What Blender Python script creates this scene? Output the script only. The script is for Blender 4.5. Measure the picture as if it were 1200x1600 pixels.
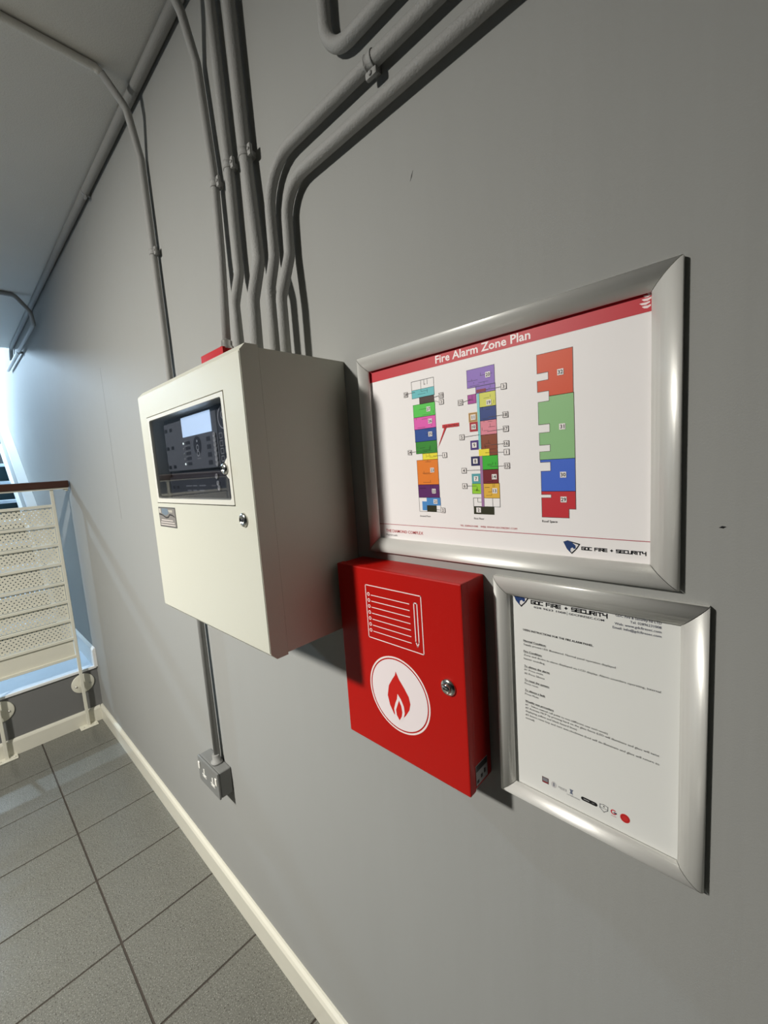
import bpy, bmesh, math, random
from mathutils import Vector, Matrix
random.seed(7)
for o in list(bpy.data.objects): bpy.data.objects.remove(o, do_unlink=True)
SC = bpy.context.scene
COL = SC.collection

# ------------------------------------------------------------------ camera
cam_d = bpy.data.cameras.new('camera'); cam = bpy.data.objects.new('camera', cam_d); COL.objects.link(cam)
cam_d.sensor_fit = 'VERTICAL'; cam_d.sensor_height = 36.0; cam_d.sensor_width = 27.0
cam_d.lens = 652.05 / 1600 * 36.0
cam_d.clip_start = 0.02
def look(yaw, pitch, roll):
    y, p, r = map(math.radians, (yaw, pitch, roll))
    f = Vector((-math.sin(y) * math.cos(p), math.cos(y) * math.cos(p), math.sin(p)))
    rt = Vector((math.cos(y), math.sin(y), 0)); up = rt.cross(f)
    c, s = math.cos(r), math.sin(r)
    R, U = c * rt + s * up, -s * rt + c * up
    return Matrix(((R.x, U.x, -f.x), (R.y, U.y, -f.y), (R.z, U.z, -f.z))).to_4x4()
cam.matrix_world = Matrix.Translation((0.3037, -0.5153, 1.4616)) @ look(43.6892, -6.6833, -3.9572)
SC.camera = cam

# ------------------------------------------------------------------ world, light, exposure
SC.view_settings.view_transform = 'Standard'; SC.view_settings.look = 'None'
SC.view_settings.gamma = 1.0; SC.view_settings.use_curve_mapping = False
SC.view_settings.exposure = 0.0
w = bpy.data.worlds.new('daylight'); SC.world = w; w.use_nodes = True
w.node_tree.nodes['Background'].inputs[0].default_value = (0.62, 0.78, 1.0, 1)
w.node_tree.nodes['Background'].inputs[1].default_value = 1.2
def area(name, loc, rot, sx, sy, power, col, shape='RECTANGLE'):
    l = bpy.data.lights.new(name, 'AREA'); l.shape = shape; l.size = sx; l.size_y = sy
    l.energy = power; l.color = col
    o = bpy.data.objects.new(name, l); COL.objects.link(o); o.location = loc; o.rotation_euler = rot
    return o
LAMP = Vector((-1.02, -2.03, 2.42))
AIM = (Vector((-1.15, -0.38, 0.1)) - LAMP).normalized()      # wall-washing ceiling spotlight
key = area('ceiling_light_source', LAMP, AIM.to_track_quat('-Z', 'Y').to_euler(), 0.20, 0.20, 52.5, (1.0, 0.965, 0.895), 'DISK')
key.data.spread = math.radians(124)

# ------------------------------------------------------------------ materials
MATS = {}
def mat(name, col, rough=0.5, metal=0.0, spec=0.5, bump=0.0, bscale=200.0, var=0.0, vscale=3.0, coat=0.0, speck=None, emit=None):
    if name in MATS: return MATS[name]
    m = bpy.data.materials.new(name); m.use_nodes = True; MATS[name] = m
    nt = m.node_tree; N = nt.nodes; L = nt.links
    b = N['Principled BSDF']
    b.inputs['Base Color'].default_value = (*col, 1); b.inputs['Roughness'].default_value = rough
    b.inputs['Metallic'].default_value = metal; b.inputs['Specular IOR Level'].default_value = spec
    b.inputs['Coat Weight'].default_value = coat; b.inputs['Coat Roughness'].default_value = 0.12
    tc = N.new('ShaderNodeTexCoord')
    cur = None
    if var > 0:
        n = N.new('ShaderNodeTexNoise'); n.inputs['Scale'].default_value = vscale; n.inputs['Detail'].default_value = 6
        L.new(tc.outputs['Object'], n.inputs['Vector'])
        r = N.new('ShaderNodeMapRange'); r.inputs[3].default_value = 1 - var; r.inputs[4].default_value = 1 + var
        L.new(n.outputs['Fac'], r.inputs[0])
        x = N.new('ShaderNodeMixRGB'); x.blend_type = 'MULTIPLY'; x.inputs[0].default_value = 1
        x.inputs[1].default_value = (*col, 1); L.new(r.outputs[0], x.inputs[2]); cur = x.outputs[0]
    if speck:
        for (sc, thr, sc_col) in speck:
            v = N.new('ShaderNodeTexNoise'); v.inputs['Scale'].default_value = sc; v.inputs['Detail'].default_value = 2
            L.new(tc.outputs['Object'], v.inputs['Vector'])
            r = N.new('ShaderNodeMapRange'); r.inputs[1].default_value = thr; r.inputs[2].default_value = thr + 0.05
            L.new(v.outputs['Fac'], r.inputs[0])
            x = N.new('ShaderNodeMixRGB'); L.new(r.outputs[0], x.inputs[0])
            if cur: L.new(cur, x.inputs[1])
            else: x.inputs[1].default_value = (*col, 1)
            x.inputs[2].default_value = (*sc_col, 1); cur = x.outputs[0]
    if cur: L.new(cur, b.inputs['Base Color'])
    if bump > 0:
        n = N.new('ShaderNodeTexNoise'); n.inputs['Scale'].default_value = bscale; n.inputs['Detail'].default_value = 3
        L.new(tc.outputs['Object'], n.inputs['Vector'])
        bp = N.new('ShaderNodeBump'); bp.inputs['Strength'].default_value = bump; bp.inputs['Distance'].default_value = 0.002
        L.new(n.outputs['Fac'], bp.inputs['Height']); L.new(bp.outputs[0], b.inputs['Normal'])
    if emit:
        b.inputs['Emission Color'].default_value = (*emit[0], 1); b.inputs['Emission Strength'].default_value = emit[1]
    return m
def streaks(m, scale, strength):
    nt = m.node_tree; N = nt.nodes; L = nt.links; b = N['Principled BSDF']
    tc = N.new('ShaderNodeTexCoord'); mp = N.new('ShaderNodeMapping'); mp.inputs['Scale'].default_value = scale
    n = N.new('ShaderNodeTexNoise'); n.inputs['Scale'].default_value = 1; n.inputs['Detail'].default_value = 4
    bp = N.new('ShaderNodeBump'); bp.inputs['Strength'].default_value = strength; bp.inputs['Distance'].default_value = 0.01
    L.new(tc.outputs['Object'], mp.inputs[0]); L.new(mp.outputs[0], n.inputs['Vector']); L.new(n.outputs['Fac'], bp.inputs['Height'])
    old = b.inputs['Normal'].links
    if old: L.new(old[0].from_socket, bp.inputs['Normal'])
    L.new(bp.outputs[0], b.inputs['Normal'])
def glass(name, tint, fac_rough=0.02):
    m = bpy.data.materials.new(name); m.use_nodes = True; nt = m.node_tree; N = nt.nodes; L = nt.links
    N.remove(N['Principled BSDF'])
    t = N.new('ShaderNodeBsdfTransparent'); t.inputs[0].default_value = (*tint, 1)
    g = N.new('ShaderNodeBsdfGlossy'); g.inputs['Roughness'].default_value = fac_rough
    f = N.new('ShaderNodeFresnel')
    ge = N.new('ShaderNodeNewGeometry'); mr = N.new('ShaderNodeMapRange')      # same reflectance from both sides of the sheet
    mr.inputs[3].default_value = 1.5; mr.inputs[4].default_value = 1 / 1.5
    L.new(ge.outputs['Backfacing'], mr.inputs[0]); L.new(mr.outputs[0], f.inputs[0])
    x = N.new('ShaderNodeMixShader'); L.new(f.outputs[0], x.inputs[0]); L.new(t.outputs[0], x.inputs[1]); L.new(g.outputs[0], x.inputs[2])
    L.new(x.outputs[0], N['Material Output'].inputs[0]); return m
def s2l(r, g, b):
    f = lambda c: (c / 255 / 12.92) if c <= 10 else ((c / 255 + 0.055) / 1.055) ** 2.4
    return (f(r), f(g), f(b))

WALL = mat('grey_wall_paint', (0.32, 0.323, 0.31), 0.7, spec=0.1, bump=0.07, bscale=500, var=0.035, vscale=1.6)
streaks(WALL, (11, 11, .9), .22)
CONDP = mat('grey_conduit_paint', (0.31, 0.31, 0.30), 0.6, spec=0.3, bump=0.45, bscale=330, var=0.06, vscale=30)
CEIL = mat('ceiling_paint', (0.62, 0.605, 0.565), 0.8, bump=0.5, bscale=260, var=0.06, vscale=2.5)
SKIRT = mat('cream_gloss_paint', (0.72, 0.70, 0.60), 0.3, bump=0.08, bscale=40, var=0.04, vscale=14)
RAILW = mat('cream_metal_paint', (0.74, 0.72, 0.61), 0.38, var=0.03, vscale=25)
WHITE = mat('white_joinery_paint', (0.80, 0.80, 0.78), 0.35)
TILE = mat('grey_speckled_tile', (0.150, 0.149, 0.130), 0.26, bump=0.12, bscale=130, var=0.12, vscale=9,
           speck=[(300, 0.58, (0.26, 0.26, 0.23)), (210, 0.60, (0.085, 0.083, 0.07))])
GROUT = mat('dark_grout', (0.05, 0.04, 0.032), 0.85, bump=0.3, bscale=120)
CREAM = mat('cream_powder_coat', (0.585, 0.583, 0.50), 0.42, bump=0.12, bscale=900)
CREAM2 = mat('cream_window_frame', (0.66, 0.65, 0.585), 0.38)
REDP = mat('red_powder_coat', s2l(176, 18, 11), 0.40, spec=0.25, bump=0.12, bscale=800)
ALU = mat('satin_aluminium', (0.74, 0.735, 0.70), 0.42, metal=0.35, bump=0.05, bscale=1200)
CHROME = mat('chrome', (0.75, 0.74, 0.70), 0.16, metal=1.0)
BLACK = mat('black_plastic', (0.008, 0.008, 0.01), 0.35)
BOARD = mat('dark_grey_board', (0.13, 0.135, 0.145), 0.5)
BOARD2 = mat('charcoal_board', (0.045, 0.047, 0.055), 0.45)
KEYM = mat('light_key_print', (0.42, 0.42, 0.41), 0.5)
LEDM = mat('lit_indicator', (0.9, 0.9, 0.9), 0.4, emit=((0.9, 1.0, 0.9), 1.4))
LCD = mat('backlit_screen', (0.5, 0.6, 0.75), 0.3, emit=((0.60, 0.79, 1.0), 1.2))
PANE = glass('smoked_pane', (0.80, 0.81, 0.84))
CLEAR = glass('window_glass', (0.92, 0.96, 0.97))
WOOD = mat('dark_stained_wood', (0.055, 0.018, 0.009), 0.35, bump=0.15, bscale=60, var=0.25, vscale=18)
TEAL = mat('dark_teal_riser', (0.006, 0.035, 0.045), 0.5)
GALV = mat('bright_zinc', (0.66, 0.65, 0.62), 0.3, metal=0.9)
SOCK = mat('grey_metalclad_paint', (0.19, 0.193, 0.186), 0.4, bump=0.2, bscale=250)
PAPER = mat('printed_paper', (0.88, 0.85, 0.845), 0.45, spec=0.25)
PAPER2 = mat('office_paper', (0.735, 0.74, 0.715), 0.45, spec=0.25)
LIGHTD = mat('lamp_diffuser', (0.9, 0.9, 0.88), 0.5, emit=((1.0, 0.95, 0.86), 3.0))
LANDM = mat('pale_landing_vinyl', (0.66, 0.76, 0.86), 0.35, var=0.05, vscale=6)

# ------------------------------------------------------------------ builders
WO = {}
def ob(name, me, parent=None, loc=None):
    o = bpy.data.objects.new(name, me); COL.objects.link(o)
    if parent is not None: o.parent = parent
    if loc is not None: o.location = loc
    return o
def thing(name, label, cat, loc, group=None):
    o = bpy.data.objects.new(name, None); COL.objects.link(o); o.location = loc; o.empty_display_size = 0.05
    o['label'] = label; o['category'] = cat
    if group: o['group'] = group
    WO[o] = Vector(loc); return o
def part(name, bm, m, parent=None, smooth=False, label=None, stuff=False):
    """bm is in world coordinates; the object gets its origin at its own centre"""
    vs = [v.co for v in bm.verts]
    lo = Vector([min(v[i] for v in vs) for i in range(3)]); hi = Vector([max(v[i] for v in vs) for i in range(3)])
    c = (lo + hi) / 2
    for v in bm.verts: v.co -= c
    me = bpy.data.meshes.new(name); bm.normal_update(); bm.to_mesh(me); bm.free()
    ms = m if isinstance(m, (list, tuple)) else [m]
    for k in ms: me.materials.append(k)
    if smooth:
        for p in me.polygons: p.use_smooth = True
    o = ob(name, me, parent, c - (WO[parent] if parent else Vector()))
    WO[o] = c
    if label: o['label'] = label
    if stuff: o['kind'] = 'stuff'
    return o
def struct(name, bm, m, parent=None):
    o = part(name, bm, m, parent); o['kind'] = 'structure'; return o
def box(x0, x1, y0, y1, z0, z1, bev=0.0, seg=2, bm=None):
    b = bmesh.new()
    bmesh.ops.create_cube(b, size=1)
    for v in b.verts:
        v.co = Vector((x0 + (v.co.x + .5) * (x1 - x0), y0 + (v.co.y + .5) * (y1 - y0), z0 + (v.co.z + .5) * (z1 - z0)))
    if bev > 0: bmesh.ops.bevel(b, geom=b.edges[:], offset=bev, segments=seg, profile=0.6, affect='EDGES')
    if bm is None: return b
    me = bpy.data.meshes.new('t'); b.to_mesh(me); b.free(); bm.from_mesh(me); bpy.data.meshes.remove(me); return bm
def prism(poly, axis, a, b, bm=None):
    """poly: 2D points; extruded along axis from a to b (x: (y,z), y: (x,z), z: (x,y))"""
    bm = bm or bmesh.new()
    def P(p, t): return {'x': (t, p[0], p[1]), 'y': (p[0], t, p[1]), 'z': (p[0], p[1], t)}[axis]
    A = [bm.verts.new(P(p, a)) for p in poly]; B = [bm.verts.new(P(p, b)) for p in poly]
    n = len(poly)
    fs = [bm.faces.new(A), bm.faces.new(B[::-1])]
    for i in range(n): fs.append(bm.faces.new((A[i], B[i], B[(i + 1) % n], A[(i + 1) % n])))
    bmesh.ops.recalc_face_normals(bm, faces=bm.faces[:])
    return bm
def fillet(pts, rad, n=7):
    pts = [Vector(p) for p in pts]; out = [pts[0]]
    for i in range(1, len(pts) - 1):
        a, b, c = pts[i - 1], pts[i], pts[i + 1]
        u = (a - b).normalized(); v = (c - b).normalized()
        ang = u.angle(v)
        if ang > math.pi - 0.02: out.append(b); continue
        r = rad[i - 1] if isinstance(rad, (list, tuple)) else rad
        d = min(r / math.tan(ang / 2), (a - b).length * .48, (c - b).length * .48)
        p0, p1 = b + u * d, b + v * d
        r = d * math.tan(ang / 2)
        cen = b + (u + v).normalized() * (r / math.sin(ang / 2))
        e0, e1 = p0 - cen, p1 - cen
        th = e0.angle(e1); ax = e0.cross(e1).normalized()
        for k in range(n + 1): out.append(cen + Matrix.Rotation(th * k / n, 3, ax) @ e0)
    out.append(pts[-1]); return out
def sweep(pts, r, sides=16, bm=None, cap=True):
    bm = bm or bmesh.new(); pts = [Vector(p) for p in pts]
    t = (pts[1] - pts[0]).normalized()
    nrm = t.cross(Vector((0.31, 0.5, 0.81))).normalized(); rings = []
    for i, p in enumerate(pts):
        if i == 0: d = pts[1] - pts[0]
        elif i == len(pts) - 1: d = pts[-1] - pts[-2]
        else: d = (pts[i + 1] - p).normalized() + (p - pts[i - 1]).normalized()
        d.normalize()
        nrm = (nrm - d * nrm.dot(d)).normalized(); bi = d.cross(nrm)
        rr = r[i] if isinstance(r, (list, tuple)) else r
        rings.append([bm.verts.new(p + (nrm * math.cos(2 * math.pi * k / sides) + bi * math.sin(2 * math.pi * k / sides)) * rr) for k in range(sides)])
    for a, b in zip(rings, rings[1:]):
        for k in range(sides): bm.faces.new((a[k], a[(k + 1) % sides], b[(k + 1) % sides], b[k])).smooth = True
    if cap: bm.faces.new(rings[0][::-1]); bm.faces.new(rings[-1])
    bmesh.ops.recalc_face_normals(bm, faces=bm.faces[:])
    return bm
def lathe(prof, base, axis, sides=24, bm=None):
    """prof: (radius, distance along axis) list"""
    bm = bm or bmesh.new(); ax = Vector(axis).normalized(); base = Vector(base)
    u = ax.orthogonal().normalized(); v = ax.cross(u); rings = []
    for r, h in prof:
        rings.append([bm.verts.new(base + ax * h + (u * math.cos(2 * math.pi * k / sides) + v * math.sin(2 * math.pi * k / sides)) * max(r, 1e-5)) for k in range(sides)])
    for a, b in zip(rings, rings[1:]):
        for k in range(sides): bm.faces.new((a[k], a[(k + 1) % sides], b[(k + 1) % sides], b[k])).smooth = True
    bm.faces.new(rings[0][::-1]); bm.faces.new(rings[-1])
    bmesh.ops.recalc_face_normals(bm, faces=bm.faces[:]); return bm

# ---- flat print: thin coloured shapes on a sheet (millimetres in the plane y = const)
class Print:
    def __init__(self, y): self.y = y; self.bm = bmesh.new(); self.cols = []; self.n = 0
    def ci(self, c):
        if c not in self.cols: self.cols.append(c)
        return self.cols.index(c)
    def poly(self, pts, c, layer=1):
        self.n += 1
        yy = self.y - layer * 0.00012
        vs = [self.bm.verts.new((x / 1000, yy, z / 1000)) for x, z in pts]
        f = self.bm.faces.new(vs); f.normal_update()
        if f.normal.y > 0: f.normal_flip()
        f.material_index = self.ci(c)
        if len(pts) > 4: bmesh.ops.triangulate(self.bm, faces=[f])
    def rect(self, x0, x1, z0, z1, c, layer=1): self.poly([(x0, z0), (x1, z0), (x1, z1), (x0, z1)], c, layer)
    def line(self, a, b, w_, c, layer=1):
        a, b = Vector(a), Vector(b); d = (b - a).normalized(); n = Vector((-d.y, d.x)) * w_ / 2
        self.poly([a - n, b - n, b + n, a + n], c, layer)
    def path(self, pts, w_, c, layer=1, close=False):
        q = list(pts) + ([pts[0]] if close else [])
        for a, b in zip(q, q[1:]):
            a, b = Vector(a), Vector(b); d = (b - a).normalized() * w_ / 2
            self.line(a - d, b + d, w_, c, layer)
    def frame(self, x0, x1, z0, z1, w_, c, layer=1): self.path([(x0, z0), (x1, z0), (x1, z1), (x0, z1)], w_, c, layer, True)
    def disc(self, x, z, r, c, layer=1, r2=None, n=40):
        r2 = r2 or r
        self.poly([(x + r * math.cos(2 * math.pi * k / n), z + r2 * math.sin(2 * math.pi * k / n)) for k in range(n)], c, layer)
    def ring(self, x, z, r0, r1, c, layer=1, n=40, a0=0, a1=360):
        for k in range(n):
            t0, t1 = (math.radians(a0 + (a1 - a0) * j / n) for j in (k, k + 1))
            self.poly([(x + r0 * math.cos(t0), z + r0 * math.sin(t0)), (x + r1 * math.cos(t0), z + r1 * math.sin(t0)),
                       (x + r1 * math.cos(t1), z + r1 * math.sin(t1)), (x + r0 * math.cos(t1), z + r0 * math.sin(t1))], c, layer)
    def text(self, s, x0, x1, z, cap, c, layer=2, bold=0.0, align='L'):
        """fit text between x0 and x1 (or centre at x0 if x1 None) with a cap height, baseline z"""
        cu = bpy.data.curves.new('t', 'FONT'); cu.body = s; cu.offset = bold; cu.resolution_u = 2
        o = bpy.data.objects.new('t', cu); COL.objects.link(o)
        me = bpy.data.meshes.new_from_object(o)
        bpy.data.objects.remove(o, do_unlink=True); bpy.data.curves.remove(cu)
        xs = [v.co.x for v in me.vertices]
        if not xs: return
        lo, hi = min(xs), max(xs); k = cap / 0.70
        if x1 is None: sx = k; ox = x0 - (hi - lo) * k / 2
        else: sx = (x1 - x0) / (hi - lo); ox = x0
        yy = self.y - layer * 0.00012; mi = self.ci(c)
        V = [self.bm.verts.new(((ox + (v.co.x - lo) * sx) / 1000, yy, (z + v.co.y * k) / 1000)) for v in me.vertices]
        for p in me.polygons:
            try: f = self.bm.faces.new([V[i] for i in p.vertices])
            except ValueError: continue
            f.normal_update(); f.material_index = mi
            if f.normal.y > 0: f.normal_flip()
        bpy.data.meshes.remove(me)
    def build(self, name, parent, label=None, rough=0.45):
        ms = [mat('ink_%d_%d_%d' % c, s2l(*c), rough, spec=0.3) for c in self.cols]
        return part(name, self.bm, ms, parent, label=label)
# squared techno capitals, drawn as strokes on a unit cell
GLY = {'G': [[(1, 1), (0, 1), (0, 0), (1, 0), (1, .5), (.5, .5)]], 'D': [[(0, 0), (0, 1), (.8, 1), (1, .8), (1, 0), (0, 0)]],
       'C': [[(1, 1), (0, 1), (0, 0), (1, 0)]], 'F': [[(1, 1), (0, 1), (0, 0)], [(0, .5), (.9, .5)]], 'I': [[(.5, 0), (.5, 1)]],
       'R': [[(0, 0), (0, 1), (1, 1), (1, .5), (0, .5)], [(.5, .5), (1, 0)]], 'E': [[(1, 1), (0, 1), (0, 0), (1, 0)], [(0, .5), (.95, .5)]],
       'S': [[(1, 1), (0, 1), (0, .5), (1, .5), (1, 0), (0, 0)]], 'U': [[(0, 1), (0, 0), (1, 0), (1, 1)]],
       'T': [[(0, 1), (1, 1)], [(.5, 1), (.5, 0)]], 'Y': [[(0, 1), (0, .5), (1, .5)], [(1, 1), (1, -.15)]],
       '+': [[(.5, .2), (.5, .8)], [(.2, .5), (.8, .5)]]}
def techno(P, s, x0, x1, z0, h, c, layer=2):
    wid = {' ': .55, 'I': .35}
    tot = sum(wid.get(ch, 1.0) for ch in s) + .28 * (len(s) - 1)
    k = (x1 - x0) / tot; x = x0; st = h * 0.24
    for ch in s:
        w_ = wid.get(ch, 1.0)
        for pl in GLY.get(ch, []):
            P.path([(x + px * w_ * k if ch != 'I' else x + w_ * k / 2, z0 + st / 2 + pz * (h - st)) for px, pz in pl], st, c, layer)
        x += (w_ + .28) * k
NAVY = (38, 62, 112); INK = (22, 24, 30)
def shield(P, x0, x1, z0, z1):
    """navy and white shield badge with a black outline"""
    def q(u, v): return (x0 + u * (x1 - x0), z0 + v * (z1 - z0))
    P.poly([q(0, .88), q(.26, 1), q(.62, .9), q(1, .8), q(.8, .4), q(.5, 0), q(.2, .38)], INK, 1)
    P.poly([q(.42, .88), q(.62, .82), q(.9, .73), q(.72, .4), q(.5, .12), q(.36, .3)], (225, 222, 222), 2)
    P.poly([q(.02, .87), q(.27, .98), q(.5, .9), q(.72, .66), q(.74, .44), q(.62, .4), q(.55, .5), q(.44, .42), q(.4, .12), q(.2, .38)], NAVY, 3)

# ------------------------------------------------------------------ room shell
XL, FZ, CZ = -2.735, 0.0, 2.525       # riser wall, floor, ceiling
YF, XR, XF, HZ = -3.9, 3.0, -5.95, 4.2
wall_back = struct('wall_back', box(XF - .1, XR, 0, .12, -.05, HZ), WALL)
DARKW = mat('charcoal_wall_paint', (0.05, 0.05, 0.05), 0.6)
struct('wall_right', box(XR, XR + .1, YF, .12, -.05, CZ + .35), DARKW)
struct('wall_front', box(XF - .1, XR + .1, YF - .1, YF, -.05, HZ), DARKW)
struct('wall_left', box(XL - .1, XL, YF, 0, -.05, .33), mat('dark_grey_wall_paint', (0.17, 0.17, 0.166), .5, bump=.18, bscale=400, var=.05, vscale=4))
struct('ceiling', box(-4.0, XR, YF, 0, CZ, CZ + .35), CEIL)
struct('wall_above_slab', box(-4.0, -3.9, YF, 0, CZ + .35, HZ), WALL)
struct('ceiling_stairwell', box(XF - .1, -4.0, YF, 0, HZ - .02, HZ + .1), CEIL)
# far wall with its window opening
wy0, wy1, wz0, wz1 = -1.55, -0.15, 2.0, 3.3
bm = box(XF - .1, XF, YF, 0, -.05, wz0)
box(XF - .1, XF, YF, 0, wz1, HZ, bm=bm); box(XF - .1, XF, YF, wy0, wz0, wz1, bm=bm); box(XF - .1, XF, wy1, 0, wz0, wz1, bm=bm)
struct('wall_far', bm, DARKW)
bm = bmesh.new()
for a in ((wy0, wy0 + .05, wz0, wz1), (wy1 - .05, wy1, wz0, wz1), (wy0, wy1, wz0, wz0 + .05), (wy0, wy1, wz1 - .05, wz1), (-.87, -.83, wz0, wz1)):
    box(XF - .07, XF - .02, *a, bm=bm)
win = struct('window_1', bm, WHITE)
part('window_pane', box(XF - .05, XF - .045, wy0 + .05, wy1 - .05, wz0 + .05, wz1 - .05), CLEAR, win)
# floor: grout slab with every tile a piece of its own
floor = struct('floor', box(XL, XR, YF, 0, -.06, -.0025), GROUT)
TW, TX0, TY = 0.312, -2.4264, -0.3113
xs = [XL + .001] + [TX0 + i * TW for i in range(0, 18)] + [XR]
ys = [-.001, TY]
while ys[-1] - TW > YF: ys.append(ys[-1] - TW)
ys.append(YF + .001)
tile_me = {}
g = 0.0055
for i in range(len(xs) - 1):
    for j in range(len(ys) - 1):
        x0, x1, y1, y0 = xs[i] + g / 2, xs[i + 1] - g / 2, ys[j] - g / 2, ys[j + 1] + g / 2
        if x1 - x0 < .02 or y1 - y0 < .02: continue
        key = (round(x1 - x0, 3), round(y1 - y0, 3))
        if key not in tile_me:
            b = box(-(x1 - x0) / 2, (x1 - x0) / 2, -(y1 - y0) / 2, (y1 - y0) / 2, -.012, 0, .0012, 1)
            me = bpy.data.meshes.new('floor_tile'); b.to_mesh(me); b.free(); me.materials.append(TILE); tile_me[key] = me
        t = ob('floor_tile', tile_me[key], floor, Vector(((x0 + x1) / 2, (y0 + y1) / 2, 0)) - WO[floor])
        t.rotation_euler = (random.uniform(-.002, .002), random.uniform(-.002, .002), 0)
# skirting boards with a rounded top edge
def skirt_profile(h=.091, d=.0155): return [(0, 0), (-d, 0), (-d, h - .014), (-d * .75, h - .005), (-d * .35, h), (0, h)]
struct('baseboard_back', prism(skirt_profile(), 'x', XL + .0, XR), SKIRT)
bm = prism([(-a, b) for a, b in skirt_profile()], 'y', YF, -.0155)
for v in bm.verts: v.co.x += XL
struct('baseboard_left', bm, SKIRT)
# paint drips, scratches
for (x, z, l, a) in ((-.089, 1.863, .014, 1.1), (.265, 1.377, .006, .2)):
    c, s = math.cos(a) * l / 2, math.sin(a) * l / 2
    part('scuff_mark', prism([(x - c, z - s), (x + c * .2, z - .0012), (x + c, z + s), (x - c * .1, z + .0012)], 'y', -.0002, .0001), BLACK, wall_back)

part('paint_seam', prism([(-1.752, 1.93), (-1.7500, 1.93), (-1.7485, 1.70), (-1.7500, 1.55), (-1.7490, 1.30), (-1.7510, 1.30), (-1.7525, 1.55), (-1.7510, 1.70)], 'y', -.0003, .0001), mat('seam_grey', (.22, .22, .215), .7), wall_back)

# ------------------------------------------------------------------ stair beyond the balustrade
LZ = .345
st = thing('staircase', 'staircase with dark teal risers and pale treads climbing behind the perforated balustrade', 'staircase', (-3.5, -.6, LZ))
part('landing', box(-3.5, XL - .001, -1.6, -.001, LZ - .03, LZ, .003), LANDM, st)
part('nosing', box(XL - .003, XL + .010, -1.6, -.001, LZ - .014, LZ + .001, .002), WHITE, st)
part('landing_skirting', prism([(0, LZ), (-.016, LZ), (-.016, LZ + .105), (-.006, LZ + .118), (0, LZ + .118)], 'x', -3.5, XL + .03), WHITE, st)
NS = 8
for i in range(1, NS + 1):
    x = -3.5 - .23 * (i - 1); z = LZ + .17 * i
    part('riser', box(x - .02, x, -1.5, -.05, z - .17, z - .028), TEAL, st)
    part('tread', box(x - (.27 if i < NS else .83), x + .02, -1.5, -.05, z - .028, z, .004), LANDM, st)
def slope(x): return 1.512 + .742 * (-4.316 - x)
xa, xb = -5.3, -3.45
part('string_capping', prism([(xa, slope(xa) - .06), (xb, slope(xb) - .06), (xb, slope(xb)), (xa, slope(xa))], 'y', -.06, -.001), WHITE, st)
part('string_board', prism([(xa, slope(xa) - .34), (xb, slope(xb) - .34), (xb, slope(xb) - .06), (xa, slope(xa) - .06)], 'y', -.05, -.001), WALL, st, label='grey painted string board')
part('string_trim', prism([(xa, slope(xa) - .40), (xb, slope(xb) - .40), (xb, slope(xb) - .335), (xa, slope(xa) - .335)], 'y', -.07, -.001), WHITE, st)

# ------------------------------------------------------------------ balustrade with perforated panels
RX = -2.70
bal = thing('balustrade', 'cream metal balustrade of perforated panels under a dark wooden handrail', 'railing', (RX, -.6, 0))
YE = -1.37
part('handrail', box(RX - .026, RX + .026, YE, -.006, 1.448, 1.488, .008, 2), WOOD, bal, label='dark stained wooden handrail')
part('handrail_plate', box(RX - .016, RX + .016, YE, -.012, 1.440, 1.448), RAILW, bal)
bk = sweep(fillet([(RX, -.012, 1.436), (RX, -.020, 1.432), (RX, -.03, 1.442)], .004, 3), .007, 10)
part('rail_bracket', bk, RAILW, bal)
zb = [1.349, 1.236, 1.124, 1.011, .898, .785, .672, .560, .45]
posts = [-.089, -.462, -.93, -1.35]
for py in posts:
    part('post', box(RX - .007, RX + .007, py - .008, py + .008, .006, 1.441, .0015, 1), RAILW, bal)
    bp = part('base_plate', box(RX - .028, RX + .030, py - .045, py + .045, .0005, .0075, .002, 1), RAILW, bal)
    for q in (-.03, .03):
        part('bolt', lathe([(.006, 0), (.006, .003), (.003, .005)], (RX + .012, py + q, .0075), (0, 0, 1), 10), RAILW, bp)
    fd = part('fixing_disc', lathe([(.058, 0), (.058, .005), (.055, .0065), (0, .0065)], (XL, py + .008, .262), (1, 0, 0), 32), RAILW, bal)
    part('stem', box(XL + .006, RX - .006, py - .006, py + .010, .25, .275), RAILW, fd)
    for q in (-.035, .035):
        part('screw', lathe([(.006, 0), (.005, .003), (0, .004)], (XL + .0065, py + .008 + q, .262 - .01), (1, 0, 0), 10), GALV, fd)
for z in zb:
    part('cross_bar', box(RX - .008, RX + .006, YE + .02, posts[0] - .006, z - .008, z + .008, .0015, 1), RAILW, bal)
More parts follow.
